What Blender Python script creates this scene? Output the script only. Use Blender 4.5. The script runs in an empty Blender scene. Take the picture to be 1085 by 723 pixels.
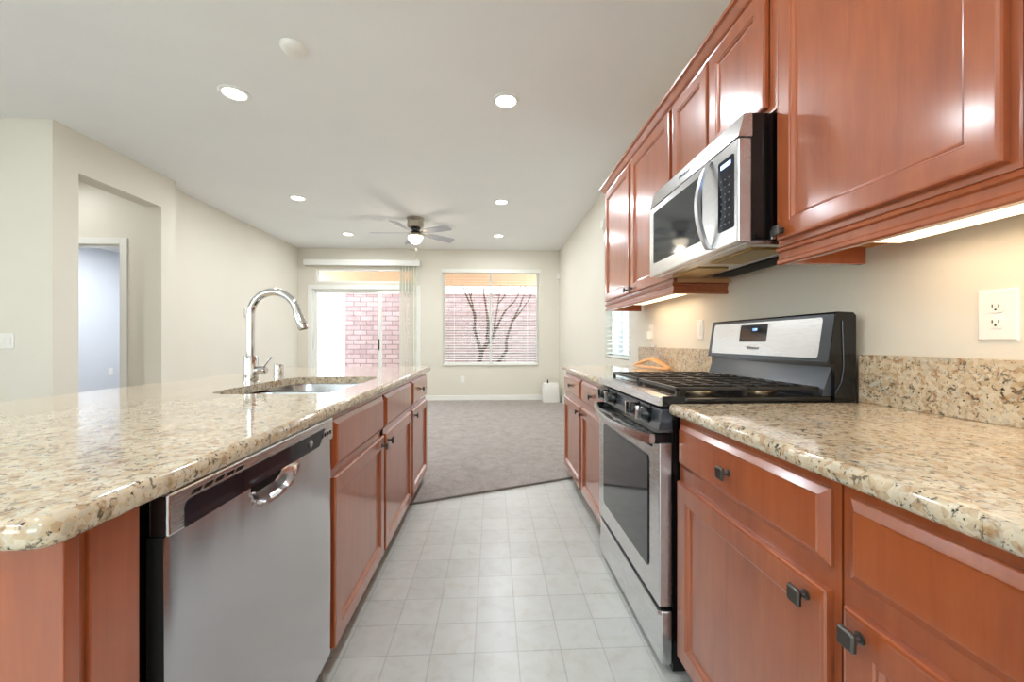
import bpy, bmesh, math, random
from mathutils import Vector, Matrix
random.seed(7)
R = math.radians
scn = bpy.context.scene
col = scn.collection

# ------------------------------------------------------------------ camera
H = 1.106
YAW = math.atan(20.5 / 425.0)
cam_d = bpy.data.cameras.new('camera'); cam = bpy.data.objects.new('camera', cam_d); col.objects.link(cam)
cam_d.sensor_width = 36.0; cam_d.lens = 425.0 / 1085.0 * 36.0; cam_d.clip_start = 0.02
cam_d.shift_y = 0.0005
cam.location = (0, 0, H); cam.rotation_euler = (R(90), 0, -YAW)
scn.camera = cam

# ------------------------------------------------------------------ light + exposure
scn.view_settings.view_transform = 'Standard'
scn.view_settings.look = 'None'
scn.view_settings.gamma = 1.0
scn.view_settings.use_curve_mapping = False
scn.view_settings.exposure = 0.15
CAN_W, UNDER_W, SUN_W, SKY = 13.0, 1.55, 2.6, 8.0

w = bpy.data.worlds.new('world'); scn.world = w; w.use_nodes = True
nt = w.node_tree; nt.nodes.clear()
wo = nt.nodes.new('ShaderNodeOutputWorld'); bg = nt.nodes.new('ShaderNodeBackground')
tc = nt.nodes.new('ShaderNodeTexCoord'); sx = nt.nodes.new('ShaderNodeSeparateXYZ'); cr = nt.nodes.new('ShaderNodeValToRGB')
cr.color_ramp.elements[0].position = 0.0; cr.color_ramp.elements[0].color = (0.92, 0.96, 1.0, 1)
cr.color_ramp.elements[1].position = 0.8; cr.color_ramp.elements[1].color = (0.60, 0.78, 1.0, 1)
nt.links.new(tc.outputs['Generated'], sx.inputs[0]); nt.links.new(sx.outputs['Z'], cr.inputs[0])
nt.links.new(cr.outputs[0], bg.inputs[0]); bg.inputs[1].default_value = SKY
nt.links.new(bg.outputs[0], wo.inputs[0])

sd = bpy.data.lights.new('sun', 'SUN'); sd.energy = SUN_W; sd.angle = R(0.6); sd.color = (1.0, 0.96, 0.9)
sun = bpy.data.objects.new('sun', sd); col.objects.link(sun)
sun.rotation_euler = Vector((0.8, 0.45, -1.0)).to_track_quat('-Z', 'Y').to_euler()

def area(name, loc, aim, sx_, sy_, power, color=(1, 1, 1), portal=False, shape='RECTANGLE', spread=180):
    d = bpy.data.lights.new(name, 'AREA'); d.shape = shape; d.size = sx_
    if shape in ('RECTANGLE', 'ELLIPSE'): d.size_y = sy_
    d.energy = power; d.color = color; d.spread = R(spread)
    if portal: d.cycles.is_portal = True
    o = bpy.data.objects.new(name, d); col.objects.link(o); o.location = loc
    o.rotation_euler = Vector(aim).to_track_quat('-Z', 'Y').to_euler()
    return o

# room constants
XW, YF, ZC = 1.26, 7.52, 2.82        # right wall, far wall, ceiling
ZT, ZB = 0.902, 0.865                # worktop top and underside

def FX(px, Y=YF):                     # where a sight line at photo column px crosses depth Y
    return Y / (425.0 / (px - 522.0) - 0.0482)
def P(px, py, Y):
    X = FX(px, Y) if abs(px - 522) > .01 else 0
    return Vector((X, Y, H + (362 - py) / 425.0 * (Y + 0.0482 * X)))

# ------------------------------------------------------------------ materials
def lin(r, g, b):
    f = lambda c: (c / 255 / 12.92) if c / 255 <= 0.04045 else ((c / 255 + 0.055) / 1.055) ** 2.4
    return (f(r), f(g), f(b), 1)
class Mat:
    def __init__(s, name, base=(200, 200, 200), rough=.5, metal=0, **kw):
        s.m = bpy.data.materials.new(name); s.m.use_nodes = True
        s.n = s.m.node_tree.nodes; s.l = s.m.node_tree.links
        s.b = s.n['Principled BSDF']
        s.b.inputs['Base Color'].default_value = lin(*base)
        s.b.inputs['Roughness'].default_value = rough; s.b.inputs['Metallic'].default_value = metal
        for k, v in kw.items(): s.b.inputs[k.replace('_', ' ')].default_value = v
    def node(s, t, **kw):
        n = s.n.new(t)
        for k, v in kw.items(): setattr(n, k, v)
        return n
    def coord(s, scale=(1, 1, 1), loc=(0, 0, 0), rot=(0, 0, 0)):
        t = s.node('ShaderNodeTexCoord'); m = s.node('ShaderNodeMapping')
        m.inputs['Scale'].default_value = scale; m.inputs['Location'].default_value = loc; m.inputs['Rotation'].default_value = rot
        s.l.new(t.outputs['Object'], m.inputs[0]); return m.outputs[0]
    def noise(s, vec, scale, detail=4, rough=.55, dist=0):
        n = s.node('ShaderNodeTexNoise'); s.l.new(vec, n.inputs['Vector'])
        n.inputs['Scale'].default_value = scale; n.inputs['Detail'].default_value = detail
        n.inputs['Roughness'].default_value = rough; n.inputs['Distortion'].default_value = dist
        return n.outputs['Fac']
    def ramp(s, fac, stops, const=False):
        r = s.node('ShaderNodeValToRGB'); e = r.color_ramp.elements
        if const: r.color_ramp.interpolation = 'CONSTANT'
        while len(e) < len(stops): e.new(0.5)
        for el, (p, c) in zip(e, stops):
            el.position = p; el.color = lin(*c) if len(c) == 3 and max(c) > 1.0 else (c[0], c[1], c[2], 1)
        s.l.new(fac, r.inputs[0]); return r.outputs[0]
    def mix(s, fac, a, b, mode='MIX'):
        m = s.node('ShaderNodeMix', data_type='RGBA', blend_type=mode)
        for i, v in ((0, fac), (6, a), (7, b)):
            if hasattr(v, 'links'): s.l.new(v, m.inputs[i])
            else: m.inputs[i].default_value = v
        return m.outputs[2]
    def base(s, c): s.l.new(c, s.b.inputs['Base Color']); return s
    def bump(s, h, strength=.2, dist=.01):
        b = s.node('ShaderNodeBump'); b.inputs['Strength'].default_value = strength; b.inputs['Distance'].default_value = dist
        s.l.new(h, b.inputs['Height']); s.l.new(b.outputs[0], s.b.inputs['Normal']); return s

M = {}
def paint(name, c, bump=.12):
    m = Mat(name, c, .65); v = m.coord()
    m.base(m.mix(.5, lin(*c), m.ramp(m.noise(v, 1.6, 3), [(.3, tuple(int(k * .985) for k in c)), (.7, tuple(min(255, int(k * 1.01)) for k in c))])))
    m.bump(m.noise(v, 55, 3), bump, .004); return m.m
M['wall'] = paint('beige_wall_paint', (224, 218, 204))
M['ceiling'] = paint('ceiling_paint', (238, 238, 236), .2)
M['greywall'] = paint('grey_bedroom_paint', (214, 217, 222))
M['trim'] = Mat('white_trim_paint', (238, 237, 230), .35).m
M['plastic'] = Mat('white_plastic', (238, 235, 228), .35).m
M['blind'] = Mat('white_blind_slat', (236, 235, 226), .45, Transmission_Weight=0.0).m
m = Mat('vertical_blind_vane', (238, 238, 222), .4); m.b.inputs['Alpha'].default_value = .4; M['vane'] = m.m

m = Mat('cherry_wood', (160, 74, 40), .34, Coat_Weight=1.0, Coat_IOR=1.55, Coat_Roughness=.15)
v = m.coord((9, 9, 1.1)); n1 = m.noise(v, 2.2, 6, .6, .8); v2 = m.coord((60, 60, 3)); n2 = m.noise(v2, 3, 3)
c1 = m.ramp(n1, [(.25, (120, 52, 22)), (.5, (162, 81, 38)), (.78, (182, 102, 54))])
c2 = m.ramp(n2, [(.3, (150, 72, 33)), (.7, (174, 93, 48))])
v3 = m.coord(); c3 = m.ramp(m.noise(v3, 4, 2), [(.3, (138, 60, 26)), (.7, (170, 86, 40))])
m.base(m.mix(.4, m.mix(.3, c1, c2), c3)); m.bump(n2, .03, .002); M['cherry'] = m.m
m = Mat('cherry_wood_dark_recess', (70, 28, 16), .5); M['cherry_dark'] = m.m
m = Mat('pale_cabinet_board', (214, 160, 112), .45); v = m.coord((1, 8, 8))
m.base(m.ramp(m.noise(v, 3, 4), [(.3, (204, 146, 98)), (.7, (222, 172, 124))])); M['board'] = m.m

# granite
m = Mat('granite', (205, 190, 160), .09, Coat_Weight=.3, Coat_Roughness=.04)
v = m.coord()
big = m.noise(v, 9, 5, .6, .5)
basec = m.ramp(big, [(.28, (176, 142, 102)), (.42, (212, 196, 168)), (.56, (194, 170, 136)), (.72, (170, 172, 162))])
vo = m.node('ShaderNodeTexVoronoi'); m.l.new(v, vo.inputs['Vector']); vo.inputs['Scale'].default_value = 95
cell = m.ramp(vo.outputs['Color'], [(.15, (160, 122, 84)), (.4, (202, 182, 152)), (.62, (224, 214, 194)), (.9, (174, 174, 164))])
c = m.mix(.45, basec, cell)
dn = m.noise(v, 60, 5, .65, .6)
mask = m.ramp(dn, [(.0, (0, 0, 0)), (.565, (0, 0, 0)), (.63, (1., 1., 1.)), (1, (1., 1., 1.))])
c = m.mix(mask, c, lin(112, 100, 82))
dn2 = m.noise(m.coord(loc=(5, 3, 1)), 100, 4, .6, .3)
mask2 = m.ramp(dn2, [(0, (0, 0, 0)), (.61, (0, 0, 0)), (.66, (1., 1., 1.)), (1, (1., 1., 1.))])
c = m.mix(mask2, c, lin(40, 34, 30))
dn3 = m.noise(m.coord(loc=(1, 9, 4)), 34, 4, .6, .6)
mask3 = m.ramp(dn3, [(0, (0, 0, 0)), (.57, (0, 0, 0)), (.68, (.75, .75, .75)), (1, (.75, .75, .75))])
c = m.mix(mask3, c, lin(150, 104, 58))
m.base(c); M['granite'] = m.m

def steel(name, c, rough, sc):
    m = Mat(name, c, rough, 1.0); v = m.coord(sc); n = m.noise(v, 3, 3)
    m.l.new(m.ramp(n, [(.3, (rough * .97,) * 3), (.7, (rough * 1.03,) * 3)]), m.b.inputs['Roughness'])
    return m.m
M['steel'] = steel('brushed_stainless', (206, 206, 208), .3, (400, 400, 4))
m = Mat('dishwasher_stainless', (204, 204, 208), .2, 1.0); m.bump(m.noise(m.coord((2, 4, 1.2)), 1.6, 2), .12, .03); M['steel_dw'] = m.m
M['steel_h'] = steel('brushed_stainless_horizontal', (206, 206, 206), .27, (400, 4, 400))
M['sink'] = steel('sink_steel', (190, 192, 194), .22, (200, 8, 200))
M['chrome'] = Mat('chrome', (214, 214, 214), .07, 1).m
M['nickel'] = Mat('brushed_nickel', (176, 168, 152), .28, 1).m
M['pewter'] = Mat('dark_pewter', (96, 92, 88), .32, .9).m
M['black'] = Mat('black_enamel', (14, 14, 15), .16).m
M['iron'] = Mat('cast_iron', (26, 24, 23), .38).m
M['blackglass'] = Mat('black_glass', (18, 22, 34), .06, Specular_IOR_Level=.35).m
M['greyglass'] = Mat('dark_oven_glass', (62, 66, 70), .06, .25).m
M['void'] = Mat('dark_gap', (8, 7, 7), .8).m
M['greypanel'] = Mat('grey_enamel', (70, 74, 80), .22, .4).m
M['logo'] = Mat('logo_grey', (96, 98, 102), .4, .5).m
M['brass'] = Mat('burner_metal', (170, 150, 120), .35, 1).m
M['filter'] = steel('grease_filter', (176, 150, 96), .4, (60, 60, 60))
M['bladegrey'] = Mat('grey_fan_blade', (160, 162, 170), .4).m

def emis(name, c, s):
    m = Mat(name, c, .5); m.b.inputs['Emission Color'].default_value = lin(*c); m.b.inputs['Emission Strength'].default_value = s; return m.m
M['lens'] = emis('lamp_lens', (255, 250, 240), 9)
M['bowl'] = emis('lit_frosted_bowl', (255, 240, 214), 4)
M['tube'] = emis('lit_undercabinet_diffuser', (255, 236, 200), 1.5)
M['digits'] = emis('display_digits', (150, 190, 255), 3)
M['trimring'] = Mat('lamp_trim_ring', (236, 236, 232), .3).m

m = Mat('window_glass'); m.n.clear()
o_ = m.node('ShaderNodeOutputMaterial'); mx = m.node('ShaderNodeMixShader'); t_ = m.node('ShaderNodeBsdfTransparent'); g_ = m.node('ShaderNodeBsdfGlossy')
t_.inputs[0].default_value = (.94, .97, .96, 1); g_.inputs['Roughness'].default_value = 0.0; lw = m.node('ShaderNodeLayerWeight'); lw.inputs[0].default_value = .5; pw = m.node('ShaderNodeMath', operation='POWER'); pw.inputs[1].default_value = 4.0; ml = m.node('ShaderNodeMath', operation='MULTIPLY_ADD'); ml.inputs[1].default_value = .5; ml.inputs[2].default_value = .004
m.l.new(lw.outputs['Facing'], pw.inputs[0]); m.l.new(pw.outputs[0], ml.inputs[0]); m.l.new(ml.outputs[0], mx.inputs[0]); m.l.new(t_.outputs[0], mx.inputs[1]); m.l.new(g_.outputs[0], mx.inputs[2]); m.l.new(mx.outputs[0], o_.inputs[0])
M['glass'] = m.m

# vinyl floor: square tiles 154 mm
m = Mat('vinyl_tile_floor', (214, 208, 194), .3, Coat_Weight=.6, Coat_Roughness=.42)
v = m.coord(loc=(.372 + .154 * 100, -1.429 + .154 * 100, 0))
br = m.node('ShaderNodeTexBrick'); br.offset = 0; br.squash = 1; m.l.new(v, br.inputs['Vector'])
br.inputs['Scale'].default_value = 1; br.inputs['Brick Width'].default_value = .154; br.inputs['Row Height'].default_value = .154
br.inputs['Mortar Size'].default_value = .0026; br.inputs['Mortar Smooth'].default_value = .3; br.inputs['Bias'].default_value = 0
br.inputs['Color1'].default_value = lin(198, 198, 192); br.inputs['Color2'].default_value = lin(184, 185, 180); br.inputs['Mortar'].default_value = lin(150, 152, 148)
mot = m.ramp(m.noise(m.coord(), 14, 5, .65, .6), [(.3, (178, 172, 156)), (.5, (200, 200, 194)), (.72, (210, 212, 210))])
m.base(m.mix(.4, br.outputs['Color'], mot)); m.bump(m.noise(m.coord(), 30, 4), .06, .004); M['vinyl'] = m.m

m = Mat('carpet', (160, 142, 128), .95); v = m.coord()
a = m.noise(v, 130, 3, .7); b = m.noise(v, 9, 5, .7, .5)
m.base(m.mix(.5, m.ramp(a, [(.3, (118, 106, 98)), (.7, (206, 198, 192))]), m.ramp(b, [(.3, (146, 134, 126)), (.7, (192, 184, 178))])))
m.bump(m.mix(.5, a, b), .9, .02); M['carpet'] = m.m

m = Mat('pink_block_wall', (214, 160, 150), .9)
v = m.coord(rot=(R(90), 0, 0))
br = m.node('ShaderNodeTexBrick'); m.l.new(v, br.inputs['Vector']); br.inputs['Scale'].default_value = 1
br.inputs['Brick Width'].default_value = .34; br.inputs['Row Height'].default_value = .128; br.inputs['Mortar Size'].default_value = .013; br.inputs['Mortar Smooth'].default_value = .4
br.inputs['Color1'].default_value = lin(178, 150, 146); br.inputs['Color2'].default_value = lin(146, 114, 112); br.inputs['Mortar'].default_value = lin(70, 58, 60)
nz = m.ramp(m.noise(m.coord(), 6, 6, .7), [(.3, (150, 118, 114)), (.7, (190, 170, 166))])
m.base(m.mix(.4, br.outputs['Color'], nz)); m.bump(m.mix(.6, m.noise(m.coord(), 30, 5, .7), br.outputs['Fac'], 'SUBTRACT'), .6, .02); M['block'] = m.m
def stucco(n, c):
    m = Mat(n, c, .9); v = m.coord(); m.bump(m.noise(v, 60, 4), .5, .01)
    m.base(m.mix(.3, lin(*c), m.ramp(m.noise(v, 20, 4), [(.3, tuple(int(k * .9) for k in c)), (.7, c)]))); return m.m
M['peach'] = stucco('peach_stucco', (255, 214, 180)); M['palestucco'] = stucco('pale_stucco', (252, 252, 252))
M['ground'] = stucco('tan_gravel', (196, 178, 158)); M['concrete'] = stucco('patio_concrete', (200, 196, 188))
M['bark'] = stucco('bark', (84, 62, 50))
m = Mat('hanger_wood', (222, 166, 104), .35); v = m.coord((6, 1, 6)); m.base(m.ramp(m.noise(v, 6, 4), [(.3, (206, 146, 84)), (.7, (232, 182, 122))])); M['hanger'] = m.m
M['cable'] = Mat('white_cable', (226, 222, 214), .5).m

# ------------------------------------------------------------------ mesh helpers
class MB:
    def __init__(s): s.bm = bmesh.new()
    def box(s, x0, x1, y0, y1, z0, z1, bev=0):
        x0, x1 = sorted((x0, x1)); y0, y1 = sorted((y0, y1)); z0, z1 = sorted((z0, z1))
        vs = [s.bm.verts.new((x, y, z)) for x in (x0, x1) for y in (y0, y1) for z in (z0, z1)]
        fs = [s.bm.faces.new([vs[i] for i in f]) for f in ((0, 1, 3, 2), (4, 6, 7, 5), (0, 4, 5, 1), (2, 3, 7, 6), (0, 2, 6, 4), (1, 5, 7, 3))]
        if bev:
            es = list({e for f in fs for e in f.edges})
            bmesh.ops.bevel(s.bm, geom=es, offset=min(bev, .45 * min(x1 - x0, y1 - y0, z1 - z0)), segments=2, affect='EDGES', profile=.5)
        return s
    def loops(s, loops, cap0=True, cap1=True, close=True):
        L = [[s.bm.verts.new(p) for p in lp] for lp in loops]
        n = len(L[0])
        for a, b in zip(L, L[1:]):
            for i in range(n if close else n - 1):
                s.bm.faces.new((a[i], a[(i + 1) % n], b[(i + 1) % n], b[i]))
        if cap0: s.bm.faces.new(L[0][::-1])
        if cap1: s.bm.faces.new(L[-1])
        return s
    def tube(s, pts, r, n=12, caps=True, flat=1.0):
        pts = [Vector(p) for p in pts]; rs = r if isinstance(r, (list, tuple)) else [r] * len(pts)
        T = []
        for i in range(len(pts)):
            t = (pts[min(i + 1, len(pts) - 1)] - pts[max(i - 1, 0)]); T.append(t.normalized())
        ref = Vector((0, 0, 1)) if abs(T[0].z) < .9 else Vector((0, 1, 0))
        u = T[0].cross(ref).normalized(); loops = []
        for p, t, rr in zip(pts, T, rs):
            u = (u - t * u.dot(t)).normalized(); vv = t.cross(u)
            loops.append([p + u * rr * math.cos(2 * math.pi * k / n) + vv * rr * flat * math.sin(2 * math.pi * k / n) for k in range(n)])
        return s.loops(loops, caps, caps)
    def lathe(s, prof, c=(0, 0, 0), n=28, axis='Z', caps=True):
        loops = []
        for r, h in prof:
            lp = []
            for k in range(n):
                a = 2 * math.pi * k / n; x, y = max(r, 1e-4) * math.cos(a), max(r, 1e-4) * math.sin(a)
                p = {'Z': (x, y, h), 'X': (h, x, y), 'Y': (x, h, y)}[axis]
                lp.append((p[0] + c[0], p[1] + c[1], p[2] + c[2]))
            loops.append(lp)
        return s.loops(loops, caps, caps)
    def rings(s, fx, sg, y0, y1, z0, z1, rings):
        """rectangular panel facing sg*X: rings = (inset, outward depth from fx)"""
        return s.loops([[(fx + sg * d, y0 + i, z0 + i), (fx + sg * d, y1 - i, z0 + i), (fx + sg * d, y1 - i, z1 - i), (fx + sg * d, y0 + i, z1 - i)] for i, d in rings])
    def build(s, name, mat, parent=None, smooth=False, origin=None):
        bmesh.ops.recalc_face_normals(s.bm, faces=s.bm.faces[:])
        me = bpy.data.meshes.new(name)
        if parent is not None: off = wloc(parent)
        else:
            if origin is None:
                xs = [v.co for v in s.bm.verts]
                lo = Vector([min(c[i] for c in xs) for i in range(3)]); hi = Vector([max(c[i] for c in xs) for i in range(3)])
                off = Vector(((lo.x + hi.x) / 2, (lo.y + hi.y) / 2, lo.z))
            else: off = Vector(origin)
        bmesh.ops.translate(s.bm, verts=s.bm.verts[:], vec=-off)
        s.bm.to_mesh(me); s.bm.free()
        if smooth:
            for p in me.polygons: p.use_smooth = True
            try: me.set_sharp_from_angle(angle=R(38))
            except Exception: pass
        me.materials.append(mat if not isinstance(mat, str) else M[mat])
        o = bpy.data.objects.new(name, me); col.objects.link(o)
        if parent is not None: o.parent = parent
        else: o.location = off
        return o
def wloc(o):
    p = Vector(o.location)
    while o.parent: o = o.parent; p += Vector(o.location)
    return p
def tag(o, label=None, cat=None, group=None, kind=None):
    if label: o['label'] = label
    if cat: o['category'] = cat
    if group: o['group'] = group
    if kind: o['kind'] = kind
    return o
def thing(name, loc, label, cat, group=None):
    o = bpy.data.objects.new(name, None); col.objects.link(o); o.location = loc; o.empty_display_size = .05
    return tag(o, label, cat, group)
def struct(o): o['kind'] = 'structure'; return o
def copy_tree(o, parent=None):
    c = o.copy(); col.objects.link(c)
    if parent: c.parent = parent
    for ch in list(o.children): copy_tree(ch, c)
    return c
def text(body, size, mtx, mat, name, parent, extrude=.0006):
    cu = bpy.data.curves.new('t', 'FONT'); cu.body = body; cu.size = size; cu.extrude = extrude; cu.align_x = 'CENTER'; cu.align_y = 'CENTER'
    to = bpy.data.objects.new('t', cu); col.objects.link(to)
    dg = bpy.context.evaluated_depsgraph_get(); me = bpy.data.meshes.new_from_object(to.evaluated_get(dg))
    bpy.data.objects.remove(to)
    me.transform(mtx); me.transform(Matrix.Translation(-wloc(parent)))
    me.materials.clear(); me.materials.append(M[mat]); me.name = name
    o = bpy.data.objects.new(name, me); col.objects.link(o); o.parent = parent; return o
def face_mtx(sg, x, y, z, tilt=0):      # lettering on a face that looks along sg*X
    m = Matrix(((0, 0, sg, x), (sg, 0, 0, y), (0, 1, 0, z), (0, 0, 0, 1)))
    return m @ Matrix.Rotation(tilt, 4, 'X')

def wall_cells(mb, axis, t0, t1, a0, a1, z0, z1, holes):
    """wall slab: axis 'X' runs along X (thickness in Y)"""
    As = sorted({a0, a1, *[h[0] for h in holes], *[h[1] for h in holes]}); Zs = sorted({z0, z1, *[h[2] for h in holes], *[h[3] for h in holes]})
    for a, b in zip(As, As[1:]):
        run = None
        for c, d in zip(Zs, Zs[1:]):
            ma, mz = (a + b) / 2, (c + d) / 2
            if any(h[0] < ma < h[1] and h[2] < mz < h[3] for h in holes):
                if run: runbox(mb, axis, t0, t1, a, b, *run); run = None
            else: run = (run[0], d) if run else (c, d)
        if run: runbox(mb, axis, t0, t1, a, b, *run)
def runbox(mb, axis, t0, t1, a, b, c, d):
    if axis == 'X': mb.box(a, b, t0, t1, c, d)
    else: mb.box(t0, t1, a, b, c, d)
def prism(mb, pts, z0, z1):
    return mb.loops([[(x, y, z0) for x, y in pts], [(x, y, z1) for x, y in pts]])

# ------------------------------------------------------------------ shell
struct(MB().box(-6.6, 1.41, -3.15, 7.68, -.12, 0).build('floor', 'vinyl', origin=(0, 0, 0)))
def cl(x): return 2.961 + .389 * x
mb = MB(); prism(mb, [(-7.5, cl(-7.5)), (XW, cl(XW)), (XW, YF), (-3.556, YF), (-7.5, YF)], .0, .010)
struct(mb.build('floor_carpet', 'carpet', origin=(0, 0, 0)))
mb = MB(); a, b = (-3.3, cl(-3.3)), (1.2, cl(1.2)); n = Vector((-.389, 1)).normalized() * .007
prism(mb, [(a[0] - n.x, a[1] - n.y), (b[0] - n.x, b[1] - n.y), (b[0] + n.x, b[1] + n.y), (a[0] + n.x, a[1] + n.y)], 0, .014)
struct(mb.build('trim_1', Mat('carpet_edge_strip', (118, 110, 102), .6).m))
struct(MB().box(-6.6, 1.41, -3.15, 7.68, ZC, 3.02).build('ceiling', 'ceiling', origin=(0, 0, 0)))

# openings on the far wall
sl = (FX(331), FX(443), 0.0, P(380, 303.5, YF).z)          # slider rough opening
tr = (FX(334.5), FX(440), P(380, 299.5, YF).z, P(380, 285, YF).z)
wn = (FX(469), FX(571), P(520, 387, YF).z, P(520, 286, YF).z)
mb = MB(); wall_cells(mb, 'X', YF, YF + .16, -3.706, 1.41, 0, ZC, [sl, tr, wn]); struct(mb.build('wall_far', 'wall', origin=(0, 0, 0)))
rw = (3.66, 4.44, .93, 2.30)
mb = MB(); wall_cells(mb, 'Y', XW, XW + .15, -3.15, YF, 0, ZC, [rw]); struct(mb.build('wall_right', 'wall', origin=(0, 0, 0)))
mb = MB(); wall_cells(mb, 'Y', -3.706, -3.556, 4.46, YF, 0, ZC, [])
struct(mb.build('wall_left', 'wall', origin=(0, 0, 0)))
mb = MB(); wall_cells(mb, 'Y', -3.556, -3.387, 3.256, 4.46, 0, ZC, [(3.453, 4.275, 0, 2.487)])
struct(mb.build('wall_hall', 'wall', origin=(0, 0, 0)))
struct(MB().box(-5.5, -3.556, 3.256, 3.406, 0, ZC).build('wall_dining', 'wall', origin=(0, 0, 0)))
dw_ = (-4.80, -3.945, 0, 2.135)
mb = MB(); wall_cells(mb, 'X', 4.46, 4.58, -6.45, -3.706, 0, ZC, [dw_])
struct(mb.build('wall_hall_back', 'wall', origin=(0, 0, 0)))
mb = MB(); mb.box(-6.45, -6.30, 4.58, 7.68, 0, ZC); mb.box(-6.30, -3.706, 7.56, 7.68, 0, ZC); mb.box(-3.716, -3.706, 4.58, 7.56, 0, ZC); mb.box(-6.30, -3.716, 4.581, 4.586, 2.14, 2.6)
struct(mb.build('wall_bedroom', 'greywall', origin=(0, 0, 0)))
struct(MB().box(-6.30, -3.716, 4.58, 7.56, 2.6, 2.66).build('ceiling_bedroom', 'ceiling', origin=(0, 0, 0)))
added_bwins = [(-4.2, -3.0, .9, 2.2), (-1.6, .6, .9, 2.3)]  # unseen windows behind the camera, added to let in fill daylight
mb = MB(); wall_cells(mb, 'X', -3.15, -3.0, -5.5, 1.26, 0, ZC, added_bwins); struct(mb.build('wall_back', 'wall', origin=(0, 0, 0)))
added_lwin = [(-1.4, .4, .9, 2.2)]  # unseen dining side window, added for more daylight
mb = MB(); wall_cells(mb, 'Y', -5.65, -5.5, -3.15, 4.46, 0, ZC, added_lwin); struct(mb.build('wall_dining_side', 'wall', origin=(0, 0, 0)))
for i, (a0, a1, c0, c1) in enumerate(added_bwins):
    f = MB()
    for q in (a0, (a0 + a1) / 2 - .02, a1 - .04): f.box(q, q + .04, -3.12, -3.04, c0, c1)
    f.box(a0, a1, -3.12, -3.04, c0, c0 + .04).box(a0, a1, -3.12, -3.04, c1 - .04, c1)
    wf = struct(f.build('window_%d' % (5 + i), 'trim')); MB().box(a0, a1, -3.085, -3.08, c0, c1).build('window_pane', 'glass', wf)
f = MB(); a0, a1, c0, c1 = added_lwin[0]
for q in (a0, (a0 + a1) / 2 - .02, a1 - .04): f.box(-5.62, -5.54, q, q + .04, c0, c1)
f.box(-5.62, -5.54, a0, a1, c0, c0 + .04).box(-5.62, -5.54, a0, a1, c1 - .04, c1)
wf = struct(f.build('window_4', 'trim')); MB().box(-5.585, -5.58, a0, a1, c0, c1).build('window_pane', 'glass', wf)

# baseboards
def bb(name, x0, x1, y0, y1):
    mb = MB().box(x0, x1, y0, y1, .008, .10, .004); struct(mb.build(name, 'trim'))
bb('baseboard_far', sl[1] + .10, XW, YF - .014, YF); bb('baseboard_far', -3.556, sl[0] - .09, YF - .014, YF)
bb('baseboard_right', XW - .014, XW, 3.36, YF - .014); bb('baseboard_left', -3.556, -3.542, 4.46, YF - .014)
bb('baseboard_dining', -5.5, -3.39, 3.242, 3.256)

# big living room window
def frame_y(y0, y1, a0, a1, c0, c1, t, mb=None, mull=()):
    mb = mb or MB()
    mb.box(a0, a1, y0, y1, c0, c0 + t).box(a0, a1, y0, y1, c1 - t, c1).box(a0, a0 + t, y0, y1, c0 + t, c1 - t).box(a1 - t, a1, y0, y1, c0 + t, c1 - t)
    for q in mull: mb.box(q - t / 2, q + t / 2, y0, y1, c0 + t, c1 - t)
    return mb
a0, a1, c0, c1 = wn
w1 = struct(frame_y(YF + .06, YF + .11, a0, a1, c0, c1, .04, mull=((FX(520)),)).build('window_1', 'trim'))
MB().box(a0 + .04, a1 - .04, YF + .083, YF + .087, c0 + .04, c1 - .04).build('window_pane', 'glass', w1)
mb = MB(); mb.box(a0 - .0, a1 + .0, YF - .03, YF + .06, c0 - .0, c0 + .018, .004); mb.build('window_sill', 'trim', w1)
# horizontal blind
def blind_y(label, a0, a1, c0, c1, y, name='horizontal_blind'):
    t = thing(name, ((a0 + a1) / 2, y, c0), label, 'window blind')
    MB().box(a0 - .02, a1 + .03, y - .045, y + .02, c1 - .06, c1 + .01, .004).build('valance', 'blind', t)
    mb = MB(); z = c0 + .05; k = 0
    while z < c1 - .07:
        for d, e in ((-.024, .024),):
            mb.loops([[(x, y + d, z - .0035), (x, y, z + .002), (x, y + e, z + .0035), (x, y + e, z + .006), (x, y, z + .0045), (x, y + d, z - .001)] for x in (a0 + .012, a1 - .012)])
        z += .0475
    mb.build('slats', 'blind', t)
    MB().box(a0 + .01, a1 - .01, y - .022, y + .022, c0 + .018, c0 + .036, .004).build('bottom_rail', 'blind', t)
    mb = MB()
    for q in (.12, .5, .88):
        x = a0 + (a1 - a0) * q
        for yy in (y - .024, y + .024): mb.tube([(x, yy, c0 + .02), (x, yy, c1 - .05)], .0012, 5)
    mb.build('cords', 'blind', t)
    return t
blind_y('white horizontal slat blind, open, on the large living room window', a0, a1, c0 + .0, c1, YF + .025)

# sliding door + transom
a0, a1, c0, c1 = sl
d1 = frame_y(YF - .012, YF + .12, a0 - .07, a1 + .05, 0, c1 + .02, .075); d1 = struct(d1.build('door_1', 'trim'))
mid = FX(402)
def leaf(name, x0, x1, y):
    p = frame_y(y, y + .035, x0, x1, .03, c1 - .06, .06).build(name, 'trim', d1)
    MB().box(x0 + .06, x1 - .06, y + .015, y + .020, .09, c1 - .12).build('glass_pane', 'glass', p)
    return p
leaf('fixed_leaf', a0 + .0, mid + .03, YF + .065)
lf = leaf('sliding_leaf', mid - .03, a1 - .02, YF + .025)
MB().box(mid - .018, mid + .0, YF + .0, YF + .025, .95, 1.15, .004).build('latch', 'black', lf)
lh = MB().box(a0 + .015, a0 + .035, YF + .03, YF + .062, .95, 1.22, .005).build('door_handle', 'trim', d1)
a0, a1, c0, c1 = tr
w2 = struct(frame_y(YF + .03, YF + .10, a0, a1, c0, c1, .03).build('window_2', 'trim'))
MB().box(a0 + .03, a1 - .03, YF + .063, YF + .067, c0 + .03, c1 - .03).build('window_pane', 'glass', w2)

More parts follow.
